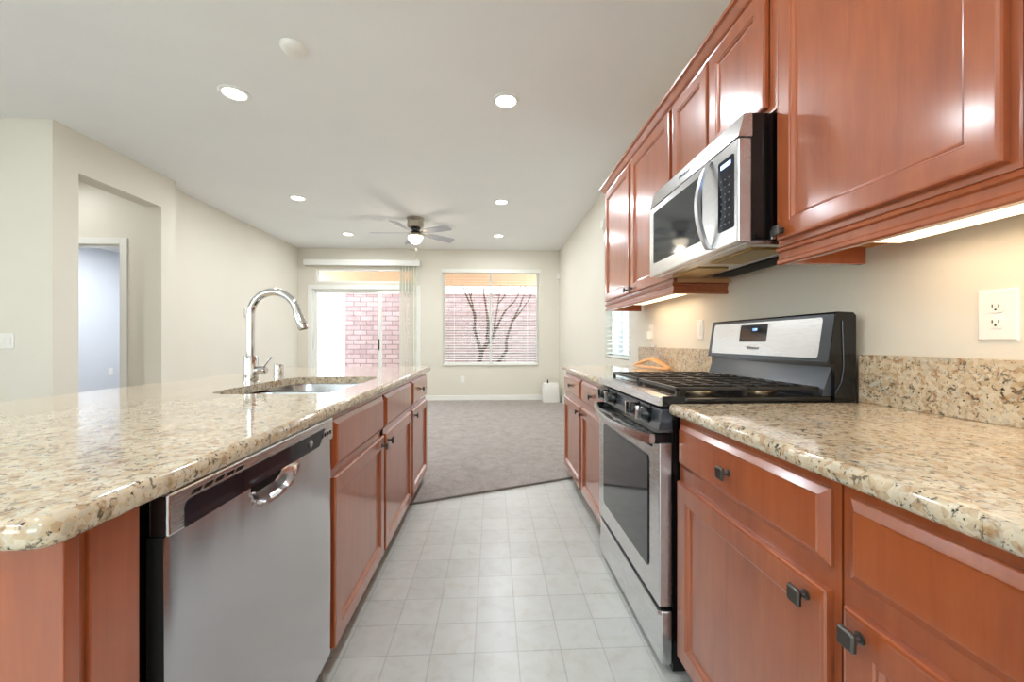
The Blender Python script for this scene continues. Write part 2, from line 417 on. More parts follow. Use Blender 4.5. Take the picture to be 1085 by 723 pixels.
# vertical blind: valance rail and gathered vanes
vz = P(380, 275.5, YF - .1).z; vz0 = P(380, 281.5, YF - .1).z
va0, va1 = FX(322, YF - .1), FX(445, YF - .1)
t = thing('vertical_blind', ((va0 + va1) / 2, YF - .07, .03), 'cream vertical blind gathered at right side of the sliding glass door', 'window blind')
MB().box(va0, va1, YF - .115, YF - .09, vz0, vz, .004).box(va0, va0 + .012, YF - .09, YF - .001, vz0, vz).box(va1 - .012, va1, YF - .09, YF - .001, vz0, vz).box(va0, va1, YF - .1, YF - .001, vz - .01, vz).build('valance', 'trim', t)
MB().box(va0 + .02, va1 - .02, YF - .07, YF - .03, vz0 + .02, vz - .012).build('track', 'trim', t)
vx0, vx1 = FX(425.5, YF), FX(441, YF)
for k in range(6):
    x = vx0 + (vx1 - vx0) * k / 5; ang = R(72 + random.uniform(-7, 7)); dx, dy = .042 * math.cos(ang), .042 * math.sin(ang)
    mb = MB(); mb.loops([[(x - dx, YF - .05 - dy, z), (x - .004, YF - .05 + .004, z), (x + dx, YF - .05 + dy, z), (x + dx + .0015, YF - .05 + dy, z), (x - .0025, YF - .05 + .004, z), (x - dx + .0015, YF - .05 - dy, z)] for z in (.03, vz0 + .02)])
    mb.build('vane', 'vane', t)

# side window
a0, a1, c0, c1 = rw
mb = MB(); X0, X1 = XW + .07, XW + .12
mb.box(X0, X1, a0, a1, c0, c0 + .04).box(X0, X1, a0, a1, c1 - .04, c1).box(X0, X1, a0, a0 + .04, c0, c1).box(X0, X1, a1 - .04, a1, c0, c1).box(X0, X1, (a0 + a1) / 2 - .02, (a0 + a1) / 2 + .02, c0, c1)
w3 = struct(mb.build('window_3', 'trim')); MB().box(XW + .093, XW + .097, a0 + .04, a1 - .04, c0 + .04, c1 - .04).build('window_pane', 'glass', w3)
t = thing('horizontal_blind', (XW + .035, (a0 + a1) / 2, c0), 'white slat blind on side window beyond the far end of the right counter', 'window blind')
MB().box(XW + .004, XW + .06, a0 + .01, a1 - .01, c1 - .06, c1 - .002, .003).build('valance', 'blind', t)
mb = MB(); z = c0 + .05
while z < c1 - .08:
    mb.loops([[(XW + .011, y, z - .004), (XW + .035, y, z + .002), (XW + .059, y, z + .004), (XW + .059, y, z + .0065), (XW + .035, y, z + .0045), (XW + .011, y, z - .0015)] for y in (a0 + .012, a1 - .012)]); z += .0475
mb.build('slats', 'blind', t); MB().box(XW + .013, XW + .057, a0 + .012, a1 - .012, c0 + .008, c0 + .026, .004).build('bottom_rail', 'blind', t)

# hall doorway trim
x0, x1, zt = dw_[0], dw_[1], dw_[3]
mb = MB(); mb.box(x1, x1 + .07, 4.442, 4.46, 0, zt + .07, .004).box(x0 - .07, x0, 4.442, 4.46, 0, zt + .07, .004).box(x0, x1, 4.442, 4.46, zt, zt + .07, .004)
mb.box(x1 - .015, x1, 4.46, 4.58, 0, zt).box(x0, x0 + .015, 4.46, 4.58, 0, zt).box(x0 + .015, x1 - .015, 4.46, 4.58, zt - .015, zt)
struct(mb.build('door_2', 'trim'))

# ------------------------------------------------------------------ outdoors
g = MB().box(-8, 9, 7.68, 16, -.25, -.12).build('ground', 'ground', origin=(0, 0, 0)); struct(g)
g = MB().box(1.42, 6, -3, 7.68, -.25, -.12).build('ground', 'ground', origin=(0, 0, 0)); struct(g)
g = MB().box(-3.7, 1.4, 7.68, 9.7, -.12, -.03).build('patio_slab', 'concrete', origin=(0, 0, 0)); struct(g)
bw = MB().box(-9, 6, 11.0, 11.2, -.12, P(520, 313, 11).z).build('block_wall', 'block', origin=(0, 11, 0))
cap = MB().box(-9, 6, 10.98, 11.22, P(520, 313, 11).z, P(520, 313, 11).z + .05).build('wall_cap', 'block', bw)
tag(bw, 'pink block garden wall behind the sliding door and large window', 'garden wall')
sw = MB(); sw.box(3.0, 3.2, -3, 10.9, -.12, 2.1); sw = sw.build('block_wall', stucco('grey_stucco', (176, 188, 190)), origin=(3, 0, 0)); tag(sw, 'pale garden wall seen through blind of the side window', 'garden wall')
pc = thing('patio_cover', (-1.1, 8.6, 2.4), 'peach stucco patio cover seen through transom and window top', 'patio cover')
bz = P(520, 303, 9.6).z
MB().box(-4.2, 1.6, 9.5, 9.75, bz, bz + .55).build('beam', 'peach', pc); MB().box(-4.2, 1.6, 7.68, 9.5, 2.9, 3.0).build('soffit', 'peach', pc)
cx0 = FX(338, 9.5)
MB().box(cx0 - .12, FX(361, 9.5), 9.45, 9.80, -.1, bz).build('column', 'palestucco', pc)
# bare tree
def tp(cx, cy, Y): return P(460 + cx * .2075, 280 + cy * .2075, Y)
tree = thing('bare_tree', (tp(228, 638, 10.25).x, 10.25, -.1), 'leafless branching tree in front of block wall, left one in window', 'tree')
mb = MB(); Y = 9.9
def br_(pts, r0, r1, mb):
    n = len(pts); P3 = [tp(a, b, 10.25 + dy) for a, b, dy in pts]
    mb.tube(P3, [1.3 * (r0 + (r1 - r0) * i / (n - 1)) for i in range(n)], 8)
br_([(215, 650, 0), (222, 560, 0), (228, 515, 0), (245, 440, 0), (275, 400, 0), (270, 370, .02), (277, 325, .05), (272, 270, .08), (265, 220, .1), (255, 160, .1), (247, 60, .12)], .055, .012, mb)
br_([(240, 450, 0), (225, 400, -.05), (205, 330, -.1), (210, 260, -.12), (185, 205, -.15), (160, 150, -.2), (135, 70, -.2)], .038, .010, mb)
br_([(205, 270, -.1), (195, 200, -.1), (180, 150, -.12), (163, 80, -.2)], .02, .007, mb)
br_([(186, 170, -.1), (195, 135, -.2), (212, 80, -.25)], .014, .006, mb)
br_([(277, 390, 0), (300, 375, .05), (335, 290, .1), (365, 235, .15), (410, 190, .2), (432, 150, .2), (455, 70, .2)], .03, .008, mb)
br_([(305, 360, 0), (312, 290, .1), (325, 210, .2), (333, 150, .2), (350, 60, .25)], .022, .007, mb)
br_([(328, 200, .2), (355, 170, .1), (372, 120, 0), (385, 60, 0)], .014, .006, mb)
br_([(322, 160, .2), (316, 130, .1), (306, 60, .1)], .013, .006, mb)
mb.build('trunk', 'bark', tree, smooth=True)
tree = thing('bare_tree', (tp(290, 640, 10.4).x, 10.4, -.1), 'thin leafless leaning tree, right one behind the large window', 'tree')
mb = MB()
br_([(250, 650, .2), (300, 540, .2), (325, 505, .2), (350, 470, .2), (370, 440, .2), (368, 390, .2), (383, 340, .2), (400, 290, .2), (425, 240, .2), (440, 210, .2), (455, 160, .2), (480, 60, .2)], .042, .009, mb)
br_([(405, 285, .2), (440, 245, .3), (490, 170, .35), (515, 90, .35)], .018, .006, mb)
mb.build('trunk', 'bark', tree, smooth=True)

# ------------------------------------------------------------------ cabinets
DOOR = [(0, 0), (0, .014), (.002, .018), (.007, .019), (.010, .0185), (.054, .0185), (.056, .0155), (.061, .0155), (.066, .0085), (.071, .007)]
DRAW = [(0, 0), (0, .006), (.002, .008), (.017, .0165), (.0185, .0195), (.021, .0198)]
def knob(fx, sg, y, z, parent, r=.016):
    mb = MB()
    mb.lathe([(.010, 0), (.010, .003), (.006, .005), (.005, .010), (.007, .018)], (0, 0, 0), 12, 'X')
    bmesh.ops.scale(mb.bm, vec=(sg, 1, 1), verts=mb.bm.verts[:]); bmesh.ops.translate(mb.bm, vec=(fx, y, z), verts=mb.bm.verts[:])
    lo = []
    for d, s in ((.017, r * .55), (.021, r), (.025, r), (.028, r * .8)):
        lo.append([(fx + sg * d, y + a * s, z + b * s) for a, b in ((-1, -.8), (-.8, -1), (.8, -1), (1, -.8), (1, .8), (.8, 1), (-.8, 1), (-1, .8))])
    mb.loops(lo)
    return mb.build('knob', 'pewter', parent)
def cabinet(name, label, sg, face, back, y0, y1, z0, z1, fronts, group=None, upper=False, cat='cabinet', frame_extra=None):
    """sg: direction the doors look along X. face: X of face frame front. fronts: (kind,y0,y1,z0,z1,knob or None)"""
    t = thing(name, ((face + back) / 2, (y0 + y1) / 2, 0 if not upper else z0), label, cat, group)
    i = sg
    mb = MB(); g = .0005; T = .018; fi = face - i * .02
    mb.box(fi, back, y0 + g, y0 + T, z0, z1).box(fi, back, y1 - T, y1 - g, z0, z1).box(back, back + i * .008, y0 + T, y1 - T, z0, z1)
    bz_ = z0 + (.02 if upper else .0)
    mb.box(fi, back + i * .008, y0 + T, y1 - T, bz_, bz_ + T)
    if upper: mb.box(fi, back + i * .008, y0 + T, y1 - T, z1 - T, z1)
    mb.build('body', 'board' if upper else 'cherry', t)
    # face frame: one mesh of stiles and rails with openings behind fronts
    mb = MB(); st = .038
    mb.box(fi, face, y0 + g, y0 + st, z0, z1).box(fi, face, y1 - st, y1 - g, z0, z1)
    mb.box(fi, face, y0 + st, y1 - st, z1 - st, z1).box(fi, face, y0 + st, y1 - st, z0, z0 + st)
    zs = sorted({f[3] for f in fronts if f[0] != 'door'})
    for z in zs: mb.box(fi, face, y0 + st, y1 - st, z - .045, z + .008)
    ys = sorted({f[1] for f in fronts if f[1] > y0 + .1})
    for y in ys: mb.box(fi, face, y - .04, y + .01, z0 + st, z1 - st)
    mb.build('face_frame', 'cherry', t)
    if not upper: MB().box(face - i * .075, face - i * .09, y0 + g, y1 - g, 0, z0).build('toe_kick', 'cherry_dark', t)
    for kind, a, b, c, d, kn in fronts:
        nm = {'door': 'door', 'drawer': 'drawer', 'false': 'false_drawer_front'}[kind]
        o = MB().rings(face, sg, a, b, c, d, DOOR if kind == 'door' else DRAW).build(nm, 'cherry', t)
        if kn: knob(face + sg * .0185, sg, kn[0], kn[1], o)
    return t
FR = .613    # right face frame plane; doors stand .0185 proud
g1 = 'base cabinets under the right counter'
cabinet('base_cabinet', 'cherry base cabinet immediately right of the stove, drawer over full door', -1, FR, XW - .004, .676, 1.285, .10, ZB,
        [('drawer', .692, 1.270, .702, .842, (.985, .774)), ('door', .692, 1.270, .085 + .005, .657, (.735, .625))])
cabinet('base_cabinet', 'cherry base cabinet nearest the camera on right, cut by the frame edge', -1, FR, XW - .004, .06, .672, .10, ZB,
        [('drawer', .078, .652, .702, .842, (.365, .774)), ('door', .078, .655, .09, .657, (.622, .625))])
cabinet('base_cabinet', 'cherry base cabinet adjoining the far left side of the stove', -1, FR, XW - .004, 2.062, 2.70, .10, ZB,
        [('drawer', 2.078, 2.680, .702, .842, (2.38, .774)), ('door', 2.078, 2.680, .09, .657, (2.64, .62))])
cabinet('base_cabinet', 'cherry base cabinet at the far end of the right counter', -1, FR, XW - .004, 2.704, 3.335, .10, ZB,
        [('drawer', 2.72, 3.318, .702, .842, (3.02, .774)), ('door', 2.72, 3.318, .09, .657, (2.76, .62))])
FI = -.538
cabinet('sink_cabinet', 'cherry island cabinet under sink with two doors and blank drawer fronts', 1, FI, -1.30, 1.338, 2.628, .10, ZB,
        [('false', 1.356, 1.955, .682, .845, None), ('false', 1.985, 2.610, .682, .845, None),
         ('door', 1.356, 1.955, .088, .655, (1.915, .615)), ('door', 1.985, 2.610, .088, .655, (2.03, .615))])
cabinet('base_cabinet', 'cherry island cabinet at the far end beside the carpet', 1, FI, -1.30, 2.632, 3.235, .10, ZB,
        [('drawer', 2.65, 3.215, .682, .845, (2.93, .765)), ('door', 2.65, 3.215, .088, .655, (2.70, .615))])
# island near end
t = thing('island_end_panel', (-.9, .56, 0), 'cherry end panel and filler of island left of the dishwasher', 'panel')
MB().box(-1.30, -.530, .522, .542, 0, ZB, .002).build('panel', 'cherry', t)
MB().box(-.556, -.538, .5425, .556, 0, ZB).build('corner_strip', 'cherry', t)
MB().box(-.552, -.532, .5565, .632, 0, ZB, .002).build('filler_stile', 'cherry', t)
t = MB().box(-1.325, -1.305, .545, 3.235, 0, ZB, .002).build('island_back_panel', 'cherry'); tag(t, 'cherry back panel of the island on its seating side', 'panel')

# worktops
def rrect(x0, x1, y0, y1, r, z, n=6, rs=None):
    rs = rs or (r, r, r, r); pts = []
    for (cx, cy, a0, rr) in ((x1 - rs[0], y0 + rs[0], -90, rs[0]), (x1 - rs[1], y1 - rs[1], 0, rs[1]), (x0 + rs[2], y1 - rs[2], 90, rs[2]), (x0 + rs[3], y0 + rs[3], 180, rs[3])):
        for k in range(n + 1):
            a = R(a0 + 90 * k / n); pts.append((cx + rr * math.cos(a), cy + rr * math.sin(a), z))
    return pts
def slab(name, x0, x1, y0, y1, z0, z1, r, hole=None, rs=None, ez=.013):
    mb = MB(); bm = mb.bm; T = z1 - z0
    prof = [(ez, z1), (ez * .55, z1 - ez * .12), (ez * .2, z1 - ez * .45), (0, z1 - ez), (0, z0 + ez), (ez * .2, z0 + ez * .45), (ez * .55, z0 + ez * .12), (ez, z0)]
    L = []
    for i, z in prof: L.append([bm.verts.new(p) for p in rrect(x0 + i, x1 - i, y0 + i, y1 - i, 0, z, rs=tuple(max(.0005, q - i) for q in (rs or (r,) * 4)))])
    n = len(L[0])
    for a, b in zip(L, L[1:]):
        for k in range(n): bm.faces.new((a[k], a[(k + 1) % n], b[(k + 1) % n], b[k]))
    eT = [bm.edges.get((L[0][k], L[0][(k + 1) % n])) for k in range(n)]; eB = [bm.edges.get((L[-1][k], L[-1][(k + 1) % n])) for k in range(n)]
    if hole:
        hT = [bm.verts.new(p) for p in rrect(*hole, z1)]; hB = [bm.verts.new(p) for p in rrect(*hole, z0)]; m_ = len(hT)
        for k in range(m_): bm.faces.new((hT[k], hT[(k + 1) % m_], hB[(k + 1) % m_], hB[k]))
        eT += [bm.edges.get((hT[k], hT[(k + 1) % m_])) for k in range(m_)]; eB += [bm.edges.get((hB[k], hB[(k + 1) % m_])) for k in range(m_)]
    bmesh.ops.triangle_fill(bm, edges=eT, use_beauty=True); bmesh.ops.triangle_fill(bm, edges=eB, use_beauty=True)
    o = mb.build(name, 'granite', origin=((x0 + x1) / 2, (y0 + y1) / 2, z0), smooth=True)
    for p in o.data.polygons:
        if abs(p.normal.z) > .9995: p.use_smooth = False
    return o
HOLE = (-1.13, -.64, 1.60, 2.36, .11)
o = slab('island_countertop', -1.665, -.505, .478, 3.33, ZB, ZT, .03, HOLE, rs=(.03, .03, .03, .03)); tag(o, 'speckled beige granite island worktop with sink cut-out', 'countertop')
o = slab('countertop', .578, XW - .0015, .04, 1.292, ZB, ZT, .004, rs=(.004, .004, .006, .004)); tag(o, 'speckled granite worktop on near right cabinets, this side of stove', 'countertop')
o = slab('countertop', .578, XW - .0015, 2.058, 3.36, ZB, ZT, .004, rs=(.004, .004, .03, .004)); tag(o, 'granite worktop on the far side of stove, towards the side window', 'countertop')
o = MB().box(XW - .022, XW - .001, .04, 1.302, ZT, 1.062, .002).build('backsplash', 'granite'); tag(o, 'low granite backsplash on near right wall below the white outlet', 'backsplash')
o = MB().box(XW - .022, XW - .001, 2.055, 3.36, ZT, 1.062, .002).build('backsplash', 'granite'); tag(o, 'low granite backsplash beyond the stove behind wooden hangers', 'backsplash')

# sink
t = thing('kitchen_sink', (-.885, 1.98, ZB - .2), 'stainless double bowl sink set under the island granite', 'sink')
mb = MB(); bm = mb.bm
def bowl(y0, y1):
    x0, x1 = HOLE[0] - .005, HOLE[1] + .005
    zz = [(0, ZB - .002), (.004, ZB - .02), (.010, ZB - .15), (.03, ZB - .185), (.09, ZB - .195)]
    mb.loops([rrect(x0 + i, x1 - i, y0 + i, y1 - i, max(.01, .10 - i), z) for i, z in zz], cap0=False)
bowl(1.59, 1.968); bowl(1.995, 2.37)
mb.build('bowls', 'sink', t, smooth=True)
mb = MB(); mb.box(-1.125, -.645, 1.962, 2.0, ZB - .030, ZB - .012, .006); mb.build('divider', 'sink', t)
for yy in (1.78, 2.18): MB().lathe([(.045, 0), (.045, .004), (.03, .005), (.02, .002)], (-.885, yy, ZB - .196), 20).build('drain', 'chrome', t, smooth=True)
# flange rim under the granite around the cut-out
mb = MB(); lo = rrect(HOLE[0] - .03, HOLE[1] + .03, HOLE[2] - .03, HOLE[3] + .03, .12, ZB - .001); li = rrect(HOLE[0] - .004, HOLE[1] + .004, HOLE[2] - .008, HOLE[3] + .008, .10, ZB - .001)
mb.loops([lo, li, [(x, y, z - .002) for x, y, z in li], [(x, y, z - .002) for x, y, z in lo], lo], False, False); mb.build('rim', 'sink', t)

# faucet
fx_, fy_ = -1.205, 2.06
t = thing('kitchen_faucet', (fx_, fy_, ZT), 'tall chrome gooseneck faucet with pull-down spray head behind the sink', 'faucet')
MB().lathe([(.036, 0), (.036, .004), (.0325, .006), (.0325, .126), (.031, .131), (.019, .133)], (fx_, fy_, ZT), 32).build('base', 'chrome', t, smooth=True)
pts = [(fx_, fy_, ZT + .12), (fx_, fy_, ZT + .25), (fx_, fy_, ZT + .340)]
Rr = .112
for k in range(1, 17):
    a = R(180 - 165 * k / 16); pts.append((fx_ + Rr + Rr * math.cos(a), fy_, ZT + .340 + Rr * math.sin(a)))
MB().tube(pts, .0185, 20).build('spout', 'chrome', t, smooth=True)
e = Vector(pts[-1]); d = (Vector(pts[-1]) - Vector(pts[-2])).normalized()
hd = MB().tube([e, e + d * .012, e + d * .013, e + d * .02, e + d * .08, e + d * .105, e + d * .11], [.0185, .0185, .020, .0205, .0235, .0245, .022], 20).build('spray_head', 'chrome', t, smooth=True)
MB().tube([e + d * .0905, e + d * .1115], [.0205, .0205], 18).build('nozzle', 'black', hd)
MB().lathe([(.020, .0), (.022, .004), (.022, .04), (.016, .047)], (fx_ + .031, fy_, ZT + .06), 20, 'X').build('valve', 'chrome', t, smooth=True)
MB().tube([(fx_ + .060, fy_ - .005, ZT + .068), (fx_ + .078, fy_ - .01, ZT + .092), (fx_ + .112, fy_ - .02, ZT + .128)], [.006, .005, .0042], 10).build('handle', 'chrome', t, smooth=True)
t = MB().lathe([(.030, 0), (.030, .003), (.026, .005), (.026, .062), (.024, .070), (.015, .072)], (-1.245, 2.40, ZT), 28).build('air_gap_cap', 'chrome', smooth=True); tag(t, 'short chrome cylinder cap on granite right of the faucet', 'sink air gap')

# ------------------------------------------------------------------ dishwasher
t = thing('dishwasher', (-.8, .995, 0), 'stainless dishwasher built into near end of island', 'dishwasher')
MB().box(-1.10, -.560, .668, 1.330, .02, ZB - .004).build('body', 'black', t)
DX = -.520; y0, y1 = .668, 1.331; z0, z1 = .10, .790
mb = MB(); bm = mb.bm; ny, nz = 74, 120; V = {}
for i in range(ny + 1):
    for j in range(nz + 1):
        y = y0 + (y1 - y0) * i / ny; z = z0 + (z1 - z0) * j / nz
        d = -.0016 * (2 * (z - z0) / (z1 - z0) - 1) ** 2 - .0010 * (2 * (y - y0) / (y1 - y0) - 1) ** 2
        ex = min(i, ny - i, 3) / 3; d -= .004 * (1 - ex) ** 2
        qy = abs(y - 1.0) / .105; qz = (z - .792) / .055       # hand pocket scooped below the console
        s = max(0, 1 - (qy ** 3 + abs(qz) ** 2.2)); d -= .030 * min(1, s * 1.8) ** .9
        V[i, j] = bm.verts.new((DX + d, y, z))
for i in range(ny):
    for j in range(nz): bm.faces.new((V[i, j], V[i + 1, j], V[i + 1, j + 1], V[i, j + 1]))
mb.build('door', 'steel_dw', t, smooth=True)
MB().box(DX - .0325, DX - .03, y0, y1, z0, z1 - .0).box(DX - .03, DX - .006, y0 + .001, y0 + .004, z0, z1).box(DX - .03, DX - .006, y1 - .004, y1 - .001, z0, z1).box(DX - .03, DX - .006, y0, y1, z0, z0 + .004).build('door_back', 'void', t)  # door back and sides coloured near-black to stand for the gap's shade
con = MB().box(DX - .03, DX + .002, y0, y1, .791, .861, .004).build('control_panel', 'steel_h', t)
mb = MB(); lp = lambda d: [(DX + d, y, z) for y, z in ((.702, .7925), (1.225, .7925), (1.265, .838), (.716, .838), (.706, .834), (.702, .826))]
mb.loops([lp(-.001), lp(.0035)]); MB; mb.build('dark_strip', 'blackglass', con)
mb = MB()
for k in range(5): yy = .716 + k * .030; mb.loops([[(DX + d, yy, .8425), (DX + d, yy + .02, .8425), (DX + d, yy + .026, .849), (DX + d, yy + .006, .849)] for d in (.0, .0028)])
mb.build('vent_slots', 'void', con)
MB().lathe([(.010, .0035), (.010, .006), (.008, .007), (.001, .0072)], (DX, 1.165, .815), 20, 'X').build('button', 'steel', con, smooth=True)
mb = MB()
for k in range(4): mb.box(DX + .002, DX + .0045, 1.243 + k * .02, 1.251 + k * .02, .812, .823, .001)
mb.build('indicator_marks', 'blackglass', con)
MB().box(-.60, -.575, .642, 1.33, .0, .10).build('toe_plate', 'black', t)

# ------------------------------------------------------------------ range
Y0, Y1 = 1.298, 2.052; RX = .560
t = thing('gas_range', (.9, (Y0 + Y1) / 2, 0), 'stainless and black gas stove between the two right counters', 'stove')
MB().box(RX + .035, 1.225, Y0, Y1, .015, .905).build('body', 'black', t)
for yy in (Y0 + .05, Y1 - .05):
    for xx in (.64, 1.18): MB().lathe([(.016, 0), (.016, .016)], (xx, yy, 0), 10).build('foot', 'black', t)
dr = MB().box(RX - .003, RX + .034, Y0 + .002, Y1 - .002, .035, .212, .004)
dr.loops([[(RX - .003, y, .200), (RX - .016, y, .206), (RX - .016, y, .216), (RX - .003, y, .216)] for y in (Y0 + .002, Y1 - .002)])
dr = dr.build('storage_drawer', 'steel_h', t)
# oven door
mb = MB(); wy0, wy1, wz0, wz1 = 1.392, 1.955, .318, .700
od0, od1 = .226, .768
mb.box(RX - .010, RX + .034, Y0 + .003, Y1 - .003, od0, od1, .004)
od = mb.build('oven_door', 'steel_h', t)
mb = MB(); rr = [[(RX - .010 - d, y, z) for y, z, _ in [(p[0], p[1], 0) for p in rrect(wy0 - i, wy1 + i, wz0 - i, wz1 + i, .02, 0)]] for i, d in ((.006, -.002), (.006, .002), (.003, .003))]
mb.loops(rr); wf = mb.build('window_frame', 'black', od)
mb = MB(); mb.loops([[(RX - .010 - d, p[0], p[1]) for p in rrect(wy0, wy1, wz0, wz1, .016, 0)] for d in (-.001, .004)]); mb.build('oven_window', 'greyglass', od)
mb = MB()
for k in range(3): mb.box(RX - .0125, RX - .004, 1.36 + k * .23, 1.53 + k * .23, .742, .758, .002)
mb.build('vent_openings', 'void', od)
# bowed handle
pts = []
for k in range(25):
    u = k / 24; y = Y0 + .012 + (Y1 - Y0 - .024) * u; b = math.sin(math.pi * u) ** .75
    pts.append((RX - .030 - .040 * b, y, .782 - .012 * b))
mb = MB(); L = []
for p in pts: L.append([(p[0] + a, p[1], p[2] + b) for a, b in ((-.007, -.016), (-.010, 0), (-.007, .016), (.007, .016), (.010, 0), (.007, -.016))])
mb.loops(L); hn = mb.build('handle', 'steel_h', od, smooth=True)
for yy in (Y0 + .014, Y1 - .034): MB().box(RX - .026, RX + .034, yy, yy + .02, .764, .798, .003).build('handle_mount', 'black', hn)
# control panel tilted
cp = MB(); cp.loops([[(RX + .034, y, .812), (RX - .012, y, .812), (RX + .0, y, .880), (RX + .034, y, .885)] for y in (Y0 + .002, Y1 - .002)]); cp = cp.build('control_panel', 'greypanel', t)
for k, yy in enumerate((1.405, 1.52, 1.80, 1.925)):
    mb = MB(); n_ = Vector((-1, 0, .17)).normalized(); o_ = Vector((RX - .006, yy, .848))
    mb.tube([o_, o_ + n_ * .004, o_ + n_ * .004, o_ + n_ * .006], [.031, .031, .024, .024], 24); mb.tube([o_ + n_ * .004, o_ + n_ * .028, o_ + n_ * .031], [.024, .021, .018], 24)
    kb = mb.build('knob', 'black', t, smooth=True)
    mb = MB(); q = o_ + n_ * .036; mb.box(q.x - .012, q.x + .004, q.y - .0035, q.y + .0035, q.z - .024, q.z + .024, .003); mb.build('grip', 'chrome' if k in (0, 1, 2, 3) else 'black', kb)
# cooktop with stainless front lip
MB().loops([[(RX - .012, y, .893), (RX - .008, y, .921), (RX + .03, y, .925), (RX + .075, y, .919), (RX + .075, y, .893)] for y in (Y0 + .0, Y1 - .0)]).build('front_lip', 'steel_h', t)
MB().box(RX + .075, 1.135, Y0 - .004, Y1 + .004, .903, .921, .005).box(RX + .0, RX + .075, Y0 - .004, Y0, .893, .925).build('cooktop', 'black', t)
for bx in (.78, 1.01):
    for by in (1.47, 1.88):
        b_ = MB().lathe([(.055, .921), (.052, .927), (.038, .930), (.038, .933)], (bx, by, 0), 24).build('burner', 'brass', t, smooth=True)
        MB().lathe([(.034, .933), (.036, .935), (.030, .938), (.001, .939)], (bx, by, 0), 24).build('burner_cap', 'iron', b_, smooth=True)
for yy0, yy1 in ((Y0 + .02, 1.672), (1.678, Y1 - .02)):
    mb = MB(); gx0, gx1 = RX + .055, 1.115; zt0, zt1 = .939, .951
    for xx in (gx0, gx1 - .014, (gx0 + gx1) / 2 - .007): mb.box(xx, xx + .014, yy0, yy1, zt0, zt1, .003)
    for yy in (yy0, yy1 - .014): mb.box(gx0, gx1, yy, yy + .014, zt0, zt1, .003)
    for f in (.24, .42, .58, .76): yy = yy0 + (yy1 - yy0) * f; mb.box(gx0 + .014, gx1 - .014, yy - .005, yy + .005, zt0 + .001, zt1 + .001, .002)
    for xx in (.70, .78, .86, .94, 1.01, 1.07): mb.box(xx - .004, xx + .004, yy0 + .06, yy1 - .06, zt0 + .001, zt1 + .001, .002)
    for xx in (gx0 + .002, gx1 - .014, .85):
        for yy in (yy0 + .001, yy1 - .013): mb.box(xx, xx + .012, yy, yy + .012, .920, zt0 + .002)
    mb.build('grate', 'iron', t)
# backguard
bgd = MB(); bgd.loops([[(1.130, y, 1.030), (1.155, y, 1.200), (1.162, y, 1.207), (1.215, y, 1.205), (1.225, y, 1.195), (1.225, y, .90), (1.150, y, .90), (1.150, y, 1.030)] for y in (Y0 - .002, Y1 + .002)])
bgd = bgd.build('backguard', 'black', t)
MB().loops([[(1.150, y, 1.018), (1.118, y, .926), (1.118, y, .920), (1.150, y, .920)] for y in (Y0 + .012, Y1 - .012)]).build('lower_splash', 'greypanel', bgd)
def bgx(z): return 1.130 + (z - 1.03) / .17 * .025
def bg_panel(name, mat, ya, yb, za, zb, off, r, par):
    mb = MB(); mb.loops([[(bgx(p[1]) - d, p[0], p[1]) for p in rrect(ya, yb, za, zb, r, 0, 4)] for d in (off - .003, off)]); return mb.build(name, mat, par)
bg_panel('bezel', 'greypanel', Y0 + .002, Y1 - .002, 1.036, 1.200, .002, .008, bgd)
bp = bg_panel('steel_panel', 'steel_h', Y0 + .045, Y1 - .03, 1.048, 1.190, .004, .012, bgd)
dp = bg_panel('display', 'blackglass', 1.62, 1.80, 1.105, 1.180, .0055, .006, bgd)
bg_panel('clock_window', 'void', 1.672, 1.722, 1.148, 1.170, .0062, .004, dp)
tl = math.atan2(.025, .17)
text('12:00', .014, face_mtx(-1, bgx(1.158) - .0068, 1.697, 1.158, -tl), 'digits', 'digits', dp, .0003)
text('Whirlpool', .020, face_mtx(-1, bgx(1.078) - .0045, 1.70, 1.078, -tl), 'logo', 'lettering', bp, .0004)
MB().tube([(1.175, Y0 - .004, 1.175), (1.18, Y0 - .004, 1.02), (1.172, Y0 - .004, .97), (1.15, Y0 - .004, .93)], .002, 6).build('side_seam', 'greypanel', bgd)

# ------------------------------------------------------------------ upper cabinets
FU = .948                      # face frame plane, doors .0185 proud
ZU0, ZU1 = 1.418, 2.345
def upper(label, y0, y1, fronts, zb=ZU0):
    return cabinet('wall_cabinet', label, -1, FU, XW - .002, y0, y1, zb, ZU1, fronts, upper=True)
upper('large cherry wall cabinet right of the microwave over the near counter', .672, 1.287, [('door', .690, 1.272, 1.436, 2.325, (1.245, 1.462))])
upper('cherry wall cabinet nearest the camera, only its edge shows at top right', .056, .668, [('door', .072, .650, 1.436, 2.325, None)])
upper('short cherry wall cabinet with two doors directly above the microwave', 1.291, 2.058, [('door', 1.333, 1.688, 1.908, 2.325, None), ('door', 1.706, 2.040, 1.908, 2.325, None)], zb=1.885)
upper('cherry wall cabinet just left of the microwave', 2.062, 2.688, [('door', 2.078, 2.668, 1.436, 2.325, (2.64, 1.462))])
upper('cherry wall cabinet at far end of the row beside the living room', 2.692, 3.310, [('door', 2.708, 3.294, 1.436, 2.325, (2.735, 1.462))])
def sweep(path, prof):
    """path: XY points with the room side to the left; prof: (outward, z) closed polygon"""
    P2 = [Vector(p) for p in path]; L = []
    for i, p in enumerate(P2):
        ns = []
        if i > 0: d = (p - P2[i - 1]).normalized(); ns.append(Vector((-d.y, d.x)))
        if i < len(P2) - 1: d = (P2[i + 1] - p).normalized(); ns.append(Vector((-d.y, d.x)))
        nrm = ns[0] if len(ns) == 1 else (ns[0] + ns[1]) / (1 + ns[0].dot(ns[1]))
        L.append([(p.x + nrm.x * o, p.y + nrm.y * o, z) for o, z in prof])
    return MB().loops(L)
